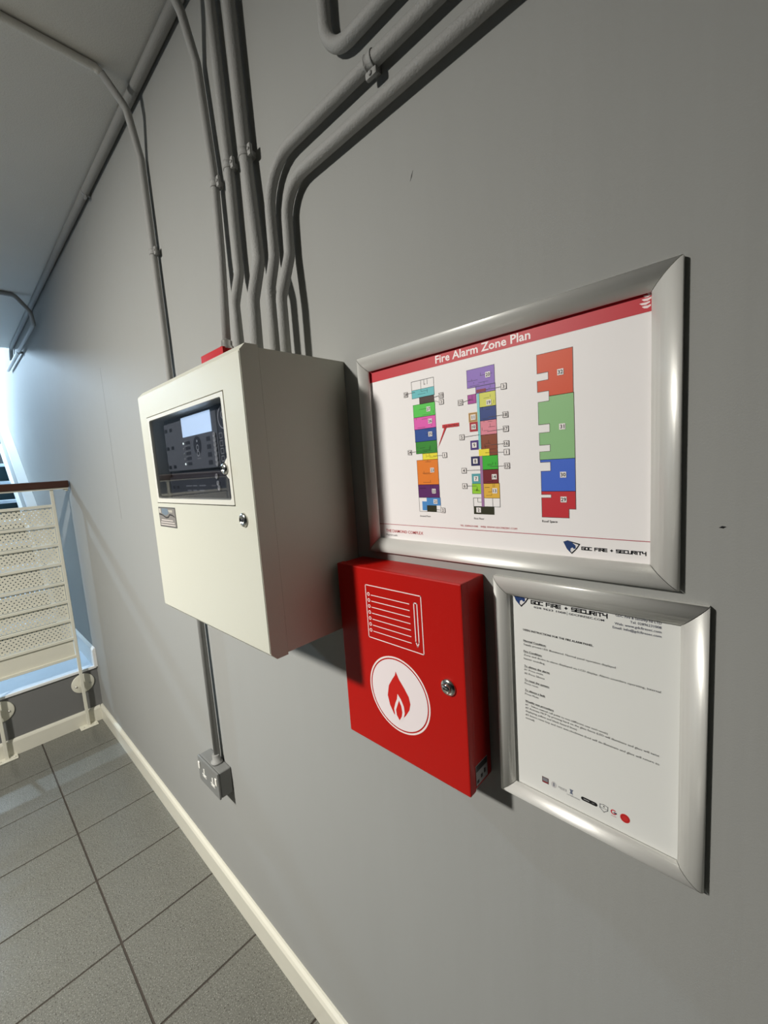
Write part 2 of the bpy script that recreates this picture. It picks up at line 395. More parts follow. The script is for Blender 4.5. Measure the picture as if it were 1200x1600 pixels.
def perforated(h, L, pitch, rows, r, solid):
    """flat sheet in the y-z plane with real round holes in staggered rows"""
    bm = bmesh.new(); rh = h / rows; n = int(L / pitch); p = L / n
    for k in range(rows):
        z0, z1 = -h / 2 + k * rh, -h / 2 + (k + 1) * rh
        off = p / 2 if k % 2 else 0
        cells = ([(-L / 2, -L / 2 + off, False)] if off else []) + [(-L / 2 + off + i * p, -L / 2 + off + (i + 1) * p, True) for i in range(n - (1 if off else 0))]
        if off: cells.append((L / 2 - off, L / 2, False))
        for a, b, hole in cells:
            if solid(k, (a + b) / 2, L): hole = False
            if not hole:
                bm.faces.new([bm.verts.new((0, y, z)) for y, z in ((a, z0), (b, z0), (b, z1), (a, z1))]); continue
            cy, cz = (a + b) / 2, (z0 + z1) / 2
            O = [(b, cz), (b, z1), (cy, z1), (a, z1), (a, cz), (a, z0), (cy, z0), (b, z0)]
            I = [(cy + r * math.cos(math.radians(45 * j)), cz + r * math.sin(math.radians(45 * j))) for j in range(8)]
            vo = [bm.verts.new((0, *q)) for q in O]; vi = [bm.verts.new((0, *q)) for q in I]
            vb = [bm.verts.new((-.002, *q)) for q in I]
            for j in range(8):
                bm.faces.new((vo[j], vo[(j + 1) % 8], vi[(j + 1) % 8], vi[j])); bm.faces.new((vi[j], vi[(j + 1) % 8], vb[(j + 1) % 8], vb[j]))
    bmesh.ops.remove_doubles(bm, verts=bm.verts[:], dist=1e-5)
    me = bpy.data.meshes.new('perforated_panel'); bm.to_mesh(me); bm.free(); me.materials.append(RAILW); return me
Lp = posts[0] - .010 - (YE + .02)
pm = perforated(.092, Lp, .0205, 7, .0034, lambda k, y, L: False)
for i in range(len(zb) - 1):
    zc = (zb[i] + zb[i + 1]) / 2
    c = Vector((RX - .006, (posts[0] - .010 + YE + .02) / 2, zc))
    if i < len(zb) - 2: ob('perforated_panel', pm, bal, c - WO[bal])
    else: part('solid_panel', box(RX - .008, RX - .004, YE + .02, posts[0] - .010, zb[-1], zb[-2]), RAILW, bal)

# ------------------------------------------------------------------ conduits
def saddle(parent, p, r, along='z'):
    """thin band round the pipe with rolled edges, one folded ear with its screw, small spacer to the wall"""
    x, y, z = p; ax = (0, 0, 1) if along == 'z' else (1, 0, 0); h = .008
    base = (x, y, z - h) if along == 'z' else (x - h, y, z)
    bm = lathe([(r, 0), (r + .0018, .0004), (r + .0018, .0022), (r + .0009, .0028), (r + .0009, 2 * h - .0028), (r + .0018, 2 * h - .0022), (r + .0018, 2 * h - .0004), (r, 2 * h)], base, ax, 20)
    s0, s1, y0, y1 = r - .001, r + .0105, min(y + .004, -.002), y - .0035
    if along == 'z':
        box(x + s0, x + s1, y1, y0, z - .011, z + .011, .0035, 2, bm=bm); c = (x + r + .0055, y1, z)
    else:
        box(x - .011, x + .011, y1, y0, z - s1, z - s0, .0035, 2, bm=bm); c = (x, y1, z - r - .0055)
    lathe([(.0034, 0), (.0032, .0014), (.0014, .0022), (0, .0022)], c, (0, -1, 0), 12, bm)
    if along == 'z': box(x - r * .5, x + r, y + r * .5, -.0003, z - .005, z + .005, bm=bm)
    else: box(x - .005, x + .005, y + r * .5, -.0003, z - r, z + r * .5, bm=bm)
    return part('saddle', bm, CONDP, parent)
def conduit(label, pts, rad, bend, sad=(), sadx='z', extra=None, group='steel conduits on the grey wall'):
    p0 = Vector(pts[-1])
    t = thing('conduit', label, 'conduit', p0, group)
    part('pipe', sweep(fillet(pts, bend), rad, 16), CONDP, t, smooth=False)
    for s in sad: saddle(t, s[:3], rad, s[3] if len(s) > 3 else 'z')
    return t
PT = 1.6475
# the tall drops, left to right
cA = conduit('thin conduit bending off the ceiling and dropping to the red junction box', [(-.628, -.9, 2.5135), (-.628, -.10, 2.5135), (-.630, -.044, 2.42), (-.640, -.016, 2.345), (-.618, -.0155, 2.1), (-.620, -.018, 1.95), (-.618, -.028, 1.752)], .0095, .035, [(-.6165, -.0155, 2.093)])
part('coupling', lathe([(.0125, 0), (.0145, .002), (.0145, .010), (.012, .012), (.012, .022), (.0105, .024)], (-.618, -.028, 1.7375), (0, 0, 1), 16), GALV, cA, label='bright zinc coupling')
conduit('straight conduit kinked just above the panel, left neighbour of the thickest drop', [(-.562, -.044, CZ), (-.562, -.044, 2.48), (-.561, -.0155, 2.43), (-.552, -.0155, 2.1), (-.554, -.0165, 1.885), (-.543, -.040, 1.815), (-.536, -.042, PT)], .0105, .05, [(-.5525, -.0155, 2.098)])
conduit('thickest vertical conduit dropping from the ceiling into the middle of the panel top', [(-.489, -.046, CZ), (-.489, -.046, 2.48), (-.488, -.018, 2.43), (-.483, -.018, 2.1), (-.470, -.0185, 1.88), (-.467, -.042, 1.80), (-.470, -.043, PT)], .0125, .06, [(-.4825, -.018, 2.084)])
conduit('upper of the two parallel conduits sweeping in from the right to the panel', [(XR - .001, -.0155, 2.030), (-.417, -.0155, 2.030), (-.419, -.0165, 1.868), (-.405, -.042, 1.80), (-.405, -.042, PT)], .0102, [.08, .05, .05], [(-.138, -.0155, 2.030, 'x')])
conduit('lower of the two parallel conduits sweeping in from the right to the panel', [(XR - .001, -.0155, 1.973), (-.366, -.0155, 1.973), (-.369, -.0165, 1.855), (-.371, -.042, 1.775), (-.372, -.042, PT)], .0102, [.08, .05, .05], [(.9, -.0155, 1.973, 'x')])
conduit('short conduit turning from vertical to horizontal above the parallel pair', [(-.230, -.044, CZ), (-.230, -.044, 2.48), (-.229, -.0155, 2.43), (-.228, -.0155, 2.088), (XR - .001, -.0155, 2.088)], .0105, .05, [])
cG = conduit('long conduit running down past the panel to the double socket', [(-1.0, -.092, 2.509), (-.992, -.044, 2.445), (-1.012, -.0155, 2.345), (-1.004, -.0150, 1.9), (-.995, -.016, .565)], .0098, .045, [(-1.006, -.0150, 2.098)])
part('ceiling_run', sweep(fillet([(-1.0, YF + .001, 2.5145), (-1.0, -.105, 2.5145), (-1.0, -.092, 2.509)], .02), .0100, 16), CEIL, cG, label='ceiling coloured run across the ceiling')
cp = part('coupling', lathe([(.012, .03), (.0125, .028), (.0125, .008), (.0185, .006), (.0185, 0)], (-.995, -.0195, .5365), (0, 0, 1), 20), CONDP, cG)
cH = conduit('thick conduit running along the corner of wall and ceiling', [(XR - .001, -.0165, 2.511), (-3.93, -.0165, 2.511), (-4.0, -.0165, 2.44)], .0130, .05, [(-1.56, -.0165, 2.511, 'x')], group='conduits at the ceiling corner')
conduit('conduit crossing the ceiling at the far end and running back beside the bright wall', [(-2.78, YF + .001, 2.5135), (-2.78, -.10, 2.5135), (-2.79, -.04, 2.44), (-2.86, -.024, 2.395), (-4.2, -.024, 2.40)], .0110, .04, [(-3.55, -.024, 2.397, 'x')], group='conduits at the ceiling corner')

# red junction box behind the panel top
jb = thing('junction_box', 'small red box on the wall peeking over the top of the cream panel', 'box', (-.64, 0, 1.652))
part('body', box(-.69, -.585, -.05, -.0005, 1.652, 1.7365, .003), REDP, jb)
part('lid', box(-.692, -.583, -.058, -.05, 1.650, 1.738, .002), REDP, jb)

# ------------------------------------------------------------------ fire alarm panel
PX0, PX1, PZ0, PZ1 = -.7076, -.2612, 1.179, 1.6357
fp = thing('fire_alarm_panel', 'large cream steel fire alarm panel with a dark display window, mounted on the grey wall', 'alarm panel', ((PX0 + PX1) / 2, 0, PZ0 - .01))
part('enclosure', box(PX0 + .0003, PX1 - .0003, -.1682, -.0005, 1.171, 1.6435, .0005), CREAM, fp)
# door: folded lid with chamfered top and bottom edges and an opening for the window
D0, D1 = -.1685, -.2
WX0, WX1, WZ0, WZ1 = -.6675, -.3205, 1.4095, 1.590
bm = bmesh.new()
def loop(pts): return [bm.verts.new(p) for p in pts]
fo = loop([(PX0, D1, PZ0), (PX1, D1, PZ0), (PX1, D1, PZ1), (PX0, D1, PZ1)])
fi = loop([(WX0, D1, WZ0), (WX1, D1, WZ0), (WX1, D1, WZ1), (WX0, D1, WZ1)])
fb = loop([(WX0, D0, WZ0), (WX1, D0, WZ0), (WX1, D0, WZ1), (WX0, D0, WZ1)])
ch = loop([(PX0, D1 + .011, PZ0 - .0115), (PX1, D1 + .011, PZ0 - .0115), (PX1, D1 + .011, PZ1 + .0115), (PX0, D1 + .011, PZ1 + .0115)])
bk = loop([(PX0, D0, PZ0 - .0115), (PX1, D0, PZ0 - .0115), (PX1, D0, PZ1 + .0115), (PX0, D0, PZ1 + .0115)])
for k in range(4):
    n = (k + 1) % 4
    bm.faces.new((fo[k], fo[n], fi[n], fi[k])); bm.faces.new((fi[k], fi[n], fb[n], fb[k])); bm.faces.new((fb[k], fb[n], bk[n], bk[k]))
bm.faces.new((fo[0], fo[1], ch[1], ch[0])); bm.faces.new((ch[0], ch[1], bk[1], bk[0]))
bm.faces.new((fo[2], fo[3], ch[3], ch[2])); bm.faces.new((ch[2], ch[3], bk[3], bk[2]))
bm.faces.new((fo[1], fo[2], ch[2], bk[2], bk[1], ch[1])); bm.faces.new((fo[3], fo[0], ch[0], bk[0], bk[3], ch[3]))
bmesh.ops.recalc_face_normals(bm, faces=bm.faces[:])
bmesh.ops.bevel(bm, geom=[e for e in bm.edges if all(v in fo for v in e.verts)], offset=.0012, segments=2, affect='EDGES')
door = part('door', bm, CREAM, fp)
def keylock(parent, x, y, z, r, ang=20):
    lk = part('lock', lathe([(r, 0), (r, .0015), (r * .93, .003), (r * .62, .0046), (r * .55, .0046), (r * .53, .0036), (0, .0036)], (x, y, z), (0, -1, 0), 24), CHROME, parent, label='chrome key lock')
    return lk
keylock(door, -.298, D1, 1.389, .0115)
part('keyhole', prism([(-.3035, 1.3885), (-.3005, 1.3905), (-.2955, 1.3895), (-.2925, 1.3875), (-.2955, 1.3865), (-.3005, 1.3865)], 'y', D1 - .0042, D1 - .003), BLACK, door)
P = Print(D1 - .0004)
P.rect(-667, -575, 1360, 1401, (70, 68, 66)); P.rect(-665.5, -577, 1361.5, 1399.5, (128, 124, 120), 2)
P.poly([(-650, 1399), (-615, 1399), (-610, 1391), (-618, 1386), (-632, 1384), (-648, 1388)], (110, 124, 136), 3)
P.poly([(-665, 1385), (-645, 1383), (-628, 1378), (-615, 1379), (-605, 1385), (-592, 1384), (-580, 1381), (-580, 1383), (-592, 1387), (-606, 1388), (-616, 1382), (-628, 1381), (-645, 1386), (-665, 1388)], (52, 50, 50), 4)
P.rect(-664, -655, 1389, 1398, (190, 186, 176), 3); P.rect(-612, -590, 1391, 1396, (175, 170, 158), 3)
for z, a, b in ((1374, -655, -592), (1369, -660, -584), (1364, -662, -582)): P.rect(a, b, z - 1, z + 1, (205, 196, 190), 3)
part('nameplate', box(-.6675, -.5745, D1 - .0004, D1, 1.3595, 1.4015), BOARD, door)
P.build('nameplate_print', door)
# hinged window: cream frame with rounded opening, smoked pane
IX0, IX1, IZ0, IZ1 = -.6555, -.3305, 1.4195, 1.5815
def rrect(x0, x1, z0, z1, r, n=4):
    o = []
    for cx, cz, a in ((x1 - r, z0 + r, -90), (x1 - r, z1 - r, 0), (x0 + r, z1 - r, 90), (x0 + r, z0 + r, 180)):
        for k in range(n + 1): o.append((cx + r * math.cos(math.radians(a + 90 * k / n)), cz + r * math.sin(math.radians(a + 90 * k / n))))
    return o
def ringplate(outer, inner, y0, y1):
    bm = bmesh.new(); n = len(outer)
    def L(p, y): return [bm.verts.new((a, y, b)) for a, b in p]
    o0, i0, o1, i1 = L(outer, y0), L(inner, y0), L(outer, y1), L(inner, y1)
    for k in range(n):
        m_ = (k + 1) % n
        bm.faces.new((o1[k], o1[m_], i1[m_], i1[k])); bm.faces.new((o0[k], o0[m_], o1[m_], o1[k]))
        bm.faces.new((i1[k], i1[m_], i0[m_], i0[k])); bm.faces.new((i0[k], i0[m_], o0[m_], o0[k]))
    bmesh.ops.recalc_face_normals(bm, faces=bm.faces[:]); return bm
wf = part('viewing_window', ringplate(rrect(WX0 + .0018, WX1 - .0018, WZ0 + .0018, WZ1 - .0018, .002), rrect(IX0, IX1, IZ0, IZ1, .005), -.1705, -.2005), CREAM2, fp)
part('smoked_pane', box(IX0 - .004, IX1 + .004, -.1975, -.1955, IZ0 - .004, IZ1 + .004), PANE, wf)
tab = part('lock_tab', prism([(-.331, 1.487), (-.3355, 1.484), (-.344, 1.4765), (-.3475, 1.470), (-.344, 1.4635), (-.3355, 1.456), (-.331, 1.453)], 'y', -.1950, -.2005), CREAM2, wf)
keylock(wf, -.3405, -.2005, 1.470, .0095)
# control board behind the pane
cb = part('control_board', box(PX0 + .03, PX1 - .03, -.1695, -.1675, 1.400, 1.60), BOARD2, fp)
BY = -.178
part('fascia_plate', box(-.642, -.400, BY, -.1695, 1.474, 1.572, .001, 1), BOARD, cb)
part('display_screen', box(-.547, -.4195, BY - .0012, BY, 1.5375, 1.5745, .0008, 1), LCD, cb, label='bright pale blue backlit screen')
part('key_fascia', box(-.398, -.337, BY, -.1695, 1.478, 1.572, .001, 1), BOARD2, cb)
P = Print(BY - .0002)
for i, z in enumerate((1557.5, 1521.5, 1483)):
    P.rect(-638, -624, z - 3.5, z + 3.5, (28, 28, 30)); P.rect(-612, -598, z - 3.5, z + 3.5, (28, 28, 30))
for i in range(5):
    z = 1526 - i * 10; P.rect(-540, -518, z - 3, z + 3, (56, 57, 62)); P.rect(-546, -532, z + 3.4, z + 4.4, (150, 150, 150))
P.disc(-486, 1518, 17, (52, 53, 58)); P.ring(-486, 1514, 4, 5.5, (190, 190, 190), 2, 20); P.ring(-486, 1503, 4, 5.5, (190, 190, 190), 2, 20); P.rect(-488, -484, 1524, 1528, (200, 200, 200), 2)
for i in range(4):
    z = 1526 - i * 14; P.rect(-446, -430, z - 4, z + 4, (60, 61, 66))
P.rect(-492, -476, 1493, 1494.5, (150, 150, 150), 2); P.rect(-548, -420, 1578 - 2.2, 1577, (70, 72, 80), 1)
P.build('fascia_print', cb)['kind'] = 'stuff'
P = Print(BY - .0002)
P.ring(-374, 1556, 17, 19.5, (185, 185, 185), 1, 24, 100, 290); P.ring(-374, 1560, 5, 7, (190, 190, 190), 1, 18); P.rect(-375, -372, 1544, 1549, (200, 200, 200), 1)
for i in range(4):
    for j in range(3):
        x, z = -389 + j * 18, 1527 - i * 13
        P.frame(x - 5.5, x + 5.5, z - 4.2, z + 4.2, 1.5, (170, 170, 166), 1)
P.build('keypad_print', cb)
for i in range(7):
    part('key', lathe([(.0052, 0), (.0052, .002), (.0040, .0028), (.0034, .0018), (0, .0018)], (-.4105, BY, 1.530 - i * .0082), (0, -1, 0), 14), KEYM, cb)
for i in range(5):
    part('indicator', lathe([(.0022, 0), (.0020, .001), (0, .0018)], (-.549, BY, 1.526 - i * .010), (0, -1, 0), 10), LEDM if i in (0, 4) else KEYM, cb)
part('lower_fascia', box(-.642, -.352, BY, -.1695, 1.419, 1.462, .001, 1), BOARD2, cb)
P = Print(BY - .0002)
for z, segs in ((1443, ((-560, -532), (-528, -508), (-498, -470))), (1434, ((-556, -536), (-530, -512), (-500, -478)))):
    for a, b in segs: P.rect(a, b, z - 1.3, z + 1.3, (128, 130, 134), 1)
P.rect(-446, -428, 1441, 1443.5, (110, 110, 112)); P.rect(-630, -620, 1438, 1444, (24, 24, 26)); P.rect(-606, -596, 1438, 1444, (24, 24, 26))
P.build('lower_fascia_print', cb)['kind'] = 'stuff'
for x, z in ((-.4185, 1.4585), (-.416, 1.446), (-.414, 1.438)):
    part('key', lathe([(.0050, 0), (.0050, .002), (.0038, .0028), (.0034, .0018), (0, .0018)], (x, BY, z), (0, -1, 0), 14), KEYM, cb)

# ------------------------------------------------------------------ snap frames with printed sheets
def snap_frame(t, x0, x1, z0, z1, w_, sheet):
    prof = [(0, 0), (0, .0062), (.0006, .0078), (.002, .0096), (.005, .0118), (.009, .0131), (.013, .0134), (.017, .0127), (.021, .0110), (w_ - .0020, .0090), (w_ - .0007, .0080), (w_, .0070), (w_, .0056), (.019, .0024), (.004, 0)]
    cs = [(x0, z0, 1, 1), (x1, z0, -1, 1), (x1, z1, -1, -1), (x0, z1, 1, -1)]
    for k in range(4):
        a, b = cs[k], cs[(k + 1) % 4]; bm = bmesh.new(); e = .0005
        along = Vector((b[0] - a[0], b[1] - a[1])).normalized() * e
        A = [bm.verts.new((a[0] + a[2] * u + along.x, -h - .0003, a[1] + a[3] * u + along.y)) for u, h in prof]
        B = [bm.verts.new((b[0] + b[2] * u - along.x, -h - .0003, b[1] + b[3] * u - along.y)) for u, h in prof]
        n = len(prof)
        for i in range(n):
            f = bm.faces.new((A[i], B[i], B[(i + 1) % n], A[(i + 1) % n]))
            if 1 <= i <= 10: f.smooth = True
        bm.faces.new(A[::-1]); bm.faces.new(B)
        bmesh.ops.recalc_face_normals(bm, faces=bm.faces[:])
        part('frame_rail', bm, ALU, t)
    part('backing', box(x0 + .004, x1 - .004, -.0016, -.0003, z0 + .004, z1 - .004), BLACK, t)
    return part('printed_sheet', box(x0 + .010, x1 - .010, -.0022, -.0017, z0 + .010, z1 - .010), sheet, t)
SY = -.0023
A = (-.2205, .2318, 1.3085, 1.638)
zf = thing('zone_plan_frame', 'wide silver snap frame holding the colour coded zone plan with a red heading', 'picture frame', ((A[0] + A[1]) / 2, 0, A[2]))
sh = snap_frame(zf, *A, .0258, PAPER)
P = Print(SY)
RED = (196, 44, 56)
P.rect(-212, 224, 1595, 1629, RED)
P.text('Fire Alarm Zone Plan', -63, 79, 1599, 10.5, (246, 236, 236), 2, bold=.02)
# flame badge, five curved tongues
for (x, z, l, w_) in ((200.5, 1600, 8, 3), (199, 1603.5, 9.5, 2.8), (200.5, 1607, 8.5, 3), (201, 1610.3, 7, 2.6), (203, 1612.3, 4, 2)):
    P.poly([(x - l / 2, z + 1.2), (x - l / 4, z - w_ * .25), (x + l / 8, z - w_ * .45), (x + l / 2, z + .1), (x + l / 2, z + w_ * .6), (x + l / 8, z + w_ * .42), (x - l / 5, z + w_ * .5)], (246, 226, 226), 2)
OUT = (70, 70, 72)
def blk(x0, x1, z0, z1, c, seed=0, lines=2):
    P.rect(x0, x1, z0, z1, c, 1)
    rr = random.Random(seed + int(z0)); dk = tuple(int(v * .55) for v in c)
    P.frame(x0, x1, z0, z1, .5, dk, 2)
    for _ in range(lines):
        z = rr.uniform(z0 + 2, z1 - 2); a = rr.uniform(x0, (x0 + x1) / 2); b = a + rr.uniform(.25, .45) * (x1 - x0)
        P.line((a, z), (b, z), .5, dk, 2)
        x = rr.uniform(x0 + 2, x1 - 2); P.line((x, z), (x, min(z1, z + rr.uniform(2, 6))), .5, dk, 2)
# ground floor
P.frame(-110, -68, 1568, 1581, .6, OUT); P.line((-92, 1568), (-92, 1581), .5, OUT); P.line((-86, 1573), (-86, 1581), .5, OUT); P.line((-80, 1573), (-80, 1581), .5, OUT); P.line((-86, 1574), (-83, 1574), .5, OUT)
blk(-110, -68, 1556, 1568, (104, 190, 196)); blk(-96, -69, 1546, 1556, (66, 44, 40), lines=1)
blk(-109, -68, 1527, 1546, (84, 200, 78)); blk(-109, -68, 1509, 1527, (226, 92, 178)); blk(-108.5, -68, 1490, 1509, (34, 74, 150)); blk(-108, -68, 1472, 1490, (52, 138, 46), lines=4)
blk(-96, -68, 1462, 1471.5, (240, 226, 62)); blk(-108, -68, 1424, 1462, (230, 128, 42), lines=4); blk(-108, -68, 1404, 1424, (92, 38, 100))
P.frame(-108, -67, 1382, 1404, .5, OUT); P.rect(-93, -67, 1392, 1404, (78, 140, 202), 2); P.rect(-102, -93, 1384, 1398, (78, 140, 202), 2); P.rect(-93, -75, 1382, 1392, (48, 48, 30), 3)
# first floor
blk(-12, 29.5, 1555, 1579, (138, 104, 190), lines=4); blk(1, 30, 1546, 1555.5, (138, 104, 190)); P.rect(2, 16, 1547, 1551, (136, 36, 54), 4)
blk(-12, 1, 1534, 1546, (168, 62, 150)); P.rect(2, 6, 1472, 1546, (130, 206, 208))
blk(6, 30, 1527, 1546, (214, 214, 92)); blk(6, 30, 1509, 1527, (40, 62, 128)); blk(6, 30, 1490, 1509, (224, 136, 152), lines=3); blk(6, 30, 1462, 1490, (136, 66, 38), lines=3)
P.rect(2, 18, 1462, 1471, (240, 222, 60), 4); blk(6, 30, 1443, 1462, (58, 180, 52)); blk(7, 30, 1424, 1443, (116, 26, 38), lines=1); blk(7, 31, 1404, 1424, (226, 178, 66), lines=4)
P.rect(3, 7, 1392, 1462, (160, 118, 164), 3)
P.rect(-12, 2, 1509, 1522, (214, 172, 112)); P.frame(-10.5, .5, 1510.5, 1520.5, .7, (110, 80, 40), 2)
P.rect(-11, 2, 1496, 1509, (170, 34, 48)); P.rect(-11, 2, 1471, 1484, (76, 52, 124)); P.rect(-11, 3, 1449, 1462, (30, 28, 84)); P.rect(-11, 3, 1424, 1438, (86, 160, 168)); blk(-11, 4, 1410, 1424, (152, 208, 56), lines=3)
P.frame(-10, 31, 1392, 1404, .6, OUT); P.line((-3, 1398), (-3, 1404), .5, OUT); P.line((-3, 1398), (3, 1398), .5, OUT); P.line((20, 1392), (20, 1404), .5, OUT)
P.rect(-10, 22, 1381, 1392, (50, 50, 32))
# roof space
E_ = (88, 78, 74)
for pts, c in (([(86, 1578), (128, 1578), (128, 1527.5), (100, 1527.5), (100, 1534), (86, 1534), (86, 1547), (99.5, 1547), (99.5, 1556), (86, 1556)], (214, 78, 40)),
               ([(100, 1527.5), (128.5, 1527.5), (129, 1452), (87, 1452), (87, 1462), (100, 1462), (100, 1470), (87, 1470), (87, 1485), (100, 1485), (100, 1495), (86.5, 1495), (86.5, 1522), (100, 1522)], (142, 190, 132)),
               ([(100, 1452), (129, 1452), (129, 1413), (88, 1413), (88, 1438), (100, 1438), (100, 1449), (87.5, 1449), (87.5, 1452)], (66, 104, 204)),
               ([(88, 1413), (129, 1413), (129, 1391.5), (121, 1391.5), (121, 1380.5), (88, 1380.5), (88, 1405), (100, 1405), (100, 1409), (88, 1409)], (196, 50, 58))):
    P.poly(pts, c, 1); P.path(pts, .5, E_, 2, True)
for n, x, z in ((28, -122, 1564), (33, -56, 1553), (3, -56, 1544), (27, -80, 1537), (26, -78, 1519), (25, -79, 1500), (24, -121, 1475), (1, -55, 1467), (23, -79, 1446), (22, -78, 1414), (21, -76, 1398), (2, -63, 1385),
                (20, 20, 1568), (3, 42, 1549), (12, -24, 1538), (19, 20, 1532), (18, 43, 1513), (11, -4.5, 1515.5), (10, -4.5, 1502.5), (17, 43, 1495), (5, -24, 1490), (16, 43, 1476), (1, 43, 1465), (9, -4.5, 1477.5), (8, -4, 1455.5), (15, 43, 1447), (4, -23, 1443), (14, 24, 1433), (7, -4, 1431), (6, -23, 1421), (13, 24, 1414), (2, -2, 1387),
                (32, 114, 1553), (31, 115, 1490), (30, 115, 1433), (29, 115, 1403)):
    P.rect(x - 3.6, x + 3.6, z - 3.5, z + 3.5, (238, 232, 230), 5)
    if x < -115 or -60 < x < -50 or -28 < x < -20 or x in (42, 43, -63): P.frame(x - 3.6, x + 3.6, z - 3.5, z + 3.5, .6, (96, 92, 92), 6)
    P.text(str(n), x, None, z - 2.1, 4.4, (30, 28, 28), 7, bold=.01)
for a, b in (((-118, 1565), (-104, 1565)), ((-60, 1553), (-72, 1552)), ((-60, 1544), (-72, 1549)), ((-117, 1475), (-100, 1476)), ((-59, 1467), (-76, 1467)), ((-67, 1385), (-78, 1386)), ((38, 1549), (16, 1549)), ((-20, 1538), (-6, 1540)), ((39, 1513), (18, 1513)), ((39, 1495), (16, 1494)), ((-20, 1490), (4, 1491)), ((39, 1476), (20, 1476)), ((39, 1465), (12, 1466)), ((39, 1447), (18, 1447)), ((-19, 1443), (5, 1443)), ((-19, 1421), (-4, 1421))):
    P.line(a, b, .5, (80, 76, 76), 4)
P.rect(-56.5, -28, 1506, 1511, (204, 40, 48), 5); P.text('You Are Here', -54, -30, 1507.2, 2.8, (60, 12, 16), 6, bold=.01); P.poly([(-53, 1506.5), (-49.5, 1506.5), (-67, 1477)], (204, 40, 48), 5)
GR = (60, 58, 58)
P.text('Ground Floor', -108, -87, 1373.5, 2.6, GR); P.text('First Floor', -10, 6, 1373.5, 2.6, GR); P.text('Roof Space', 88, 107, 1374, 2.8, GR, bold=.01)
P.text('TEL: 02896231008    WEB: WWW.GDCFIRESEC.COM', -34, 54, 1362.3, 2.3, (186, 60, 72))
P.rect(-212, 224, 1357.6, 1358.5, (176, 84, 96))
P.text('THE DIAMOND COMPLEX', -184, -104, 1344.5, 4.8, (190, 60, 66), bold=.006); P.text('Portrush', -184, -159, 1338.2, 3.2, (96, 84, 84))
shield(P, 113.5, 133.5, 1336.5, 1353); techno(P, 'GDC FIRE + SECURITY', 135, 201, 1342.6, 4.2, INK)
P.build('zone_plan_print', sh)

B = (.0185, .2575, .9735, 1.2965)
nf = thing('notice_frame', 'portrait silver snap frame holding a white typed instruction sheet, beside the red cabinet', 'picture frame', ((B[0] + B[1]) / 2, 0, B[2]))
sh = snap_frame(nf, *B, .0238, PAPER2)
P = Print(SY)
shield(P, 44.5, 68.5, 1257, 1277); techno(P, 'GDC FIRE + SECURITY', 70.5, 162, 1263.8, 5.4, INK)
P.text('028 9623 1008', 74, 115, 1259, 2.4, (40, 42, 52), bold=.015); P.line((116.5, 1257.5), (116.5, 1262.5), .4, (90, 90, 90)); P.text('GDCFIRESEC.COM', 118.5, 159, 1259, 2.4, (40, 42, 52), bold=.015)
for s, a, z in (('GDC Fire & Security NI LTD', 171, 1268), ('Tel: 02896231008', 186, 1263), ('Web: www.gdcfiresec.com', 170, 1258), ('Email: info@gdcfiresec.com', 168, 1253)): P.text(s, a, 216, z, 2.9, (56, 62, 86), bold=.006)
K = (34, 34, 38); K2 = (62, 62, 66)
for s, a, b, z, bold in (('USERS INSTRUCTIONS FOR THE FIRE ALARM PANEL.', 58, 147, 1224.5, 2), ('Normal Condition:', 58, 89, 1209.2, 1), ('Supply present LED illuminated. Normal panel operation displayed', 58, 171, 1204, 0),
                         ('Fire Condition:', 58, 83, 1194, 1), ('Zone and device in alarm displayed via LCD display. Alarm sounders operating, internal', 58, 216, 1189, 0), ('buzzer sounding.', 58, 87, 1183.7, 0),
                         ('To silence the alarm:', 58, 93, 1173, 1), ('#1 Press mute', 58, 84, 1168, 0), ('#2 Press Silence', 58, 86, 1162.6, 0), ('To reset the system:', 58, 92, 1153, 1), ('Press reset', 58, 77, 1148, 0),
                         ('To silence a fault', 58, 86, 1138, 1), ('Press Mute', 58, 77, 1132.6, 0), ('Weekly test procedure', 58, 97, 1122, 1), ('#1 - Select manual call point to test (different one each week)', 58, 162, 1116.8, 0),
                         ('#2 Activate MCP by pressing hard on the glass fascia (LED will illuminate and glass will twist', 58, 215, 1112.2, 0), ('displaying yellow and black hazard lines)', 58, 126, 1107.2, 0),
                         ('#3 Insert reset key and turn anti-clockwise (Led will de-illuminate and glass will return to', 58, 215, 1102, 0), ('normal)', 58, 70, 1097, 0)):
    P.text(s, a, b, z, 2.6, K if bold else K2, 2, bold=(.0, .015, .02)[bold])
    if bold == 1: P.rect(a, b, z - .9, z - .5, K, 1)
P.rect(79, 88, 1012, 1020.5, (92, 62, 64)); P.rect(80, 87, 1014.5, 1019.5, (128, 128, 134), 2); P.rect(80, 87, 1012.6, 1014, (150, 40, 48), 2)
P.disc(95, 1015.5, 3.6, (196, 194, 194), 1, 4.6, 20); P.rect(94, 96, 1013, 1018.5, (130, 132, 140), 2)
P.text('secure', 101, 112, 1015, 3, (110, 110, 114), 1); P.line((103, 1014), (112, 1014), .5, (140, 140, 140))
P.poly([(115.5, 1020.5), (120.5, 1020.5), (119, 1018), (119, 1016), (120, 1014), (115.5, 1014), (116.5, 1016), (116.5, 1018)], (104, 112, 132)); P.text('certification', 112, 128.5, 1010.5, 2.2, (110, 110, 114), 1)
P.poly([(132.5 + 2.6 * math.cos(math.radians(a)), 1015.5 + 2.6 * math.sin(math.radians(a))) for a in range(90, 271, 15)] + [(147 + 2.6 * math.cos(math.radians(a)), 1015.5 + 2.6 * math.sin(math.radians(a))) for a in range(-90, 91, 15)], (26, 26, 28))
P.rect(133, 140, 1015, 1016.2, (150, 150, 150), 2); P.rect(143, 146, 1015, 1016.2, (110, 110, 110), 2)
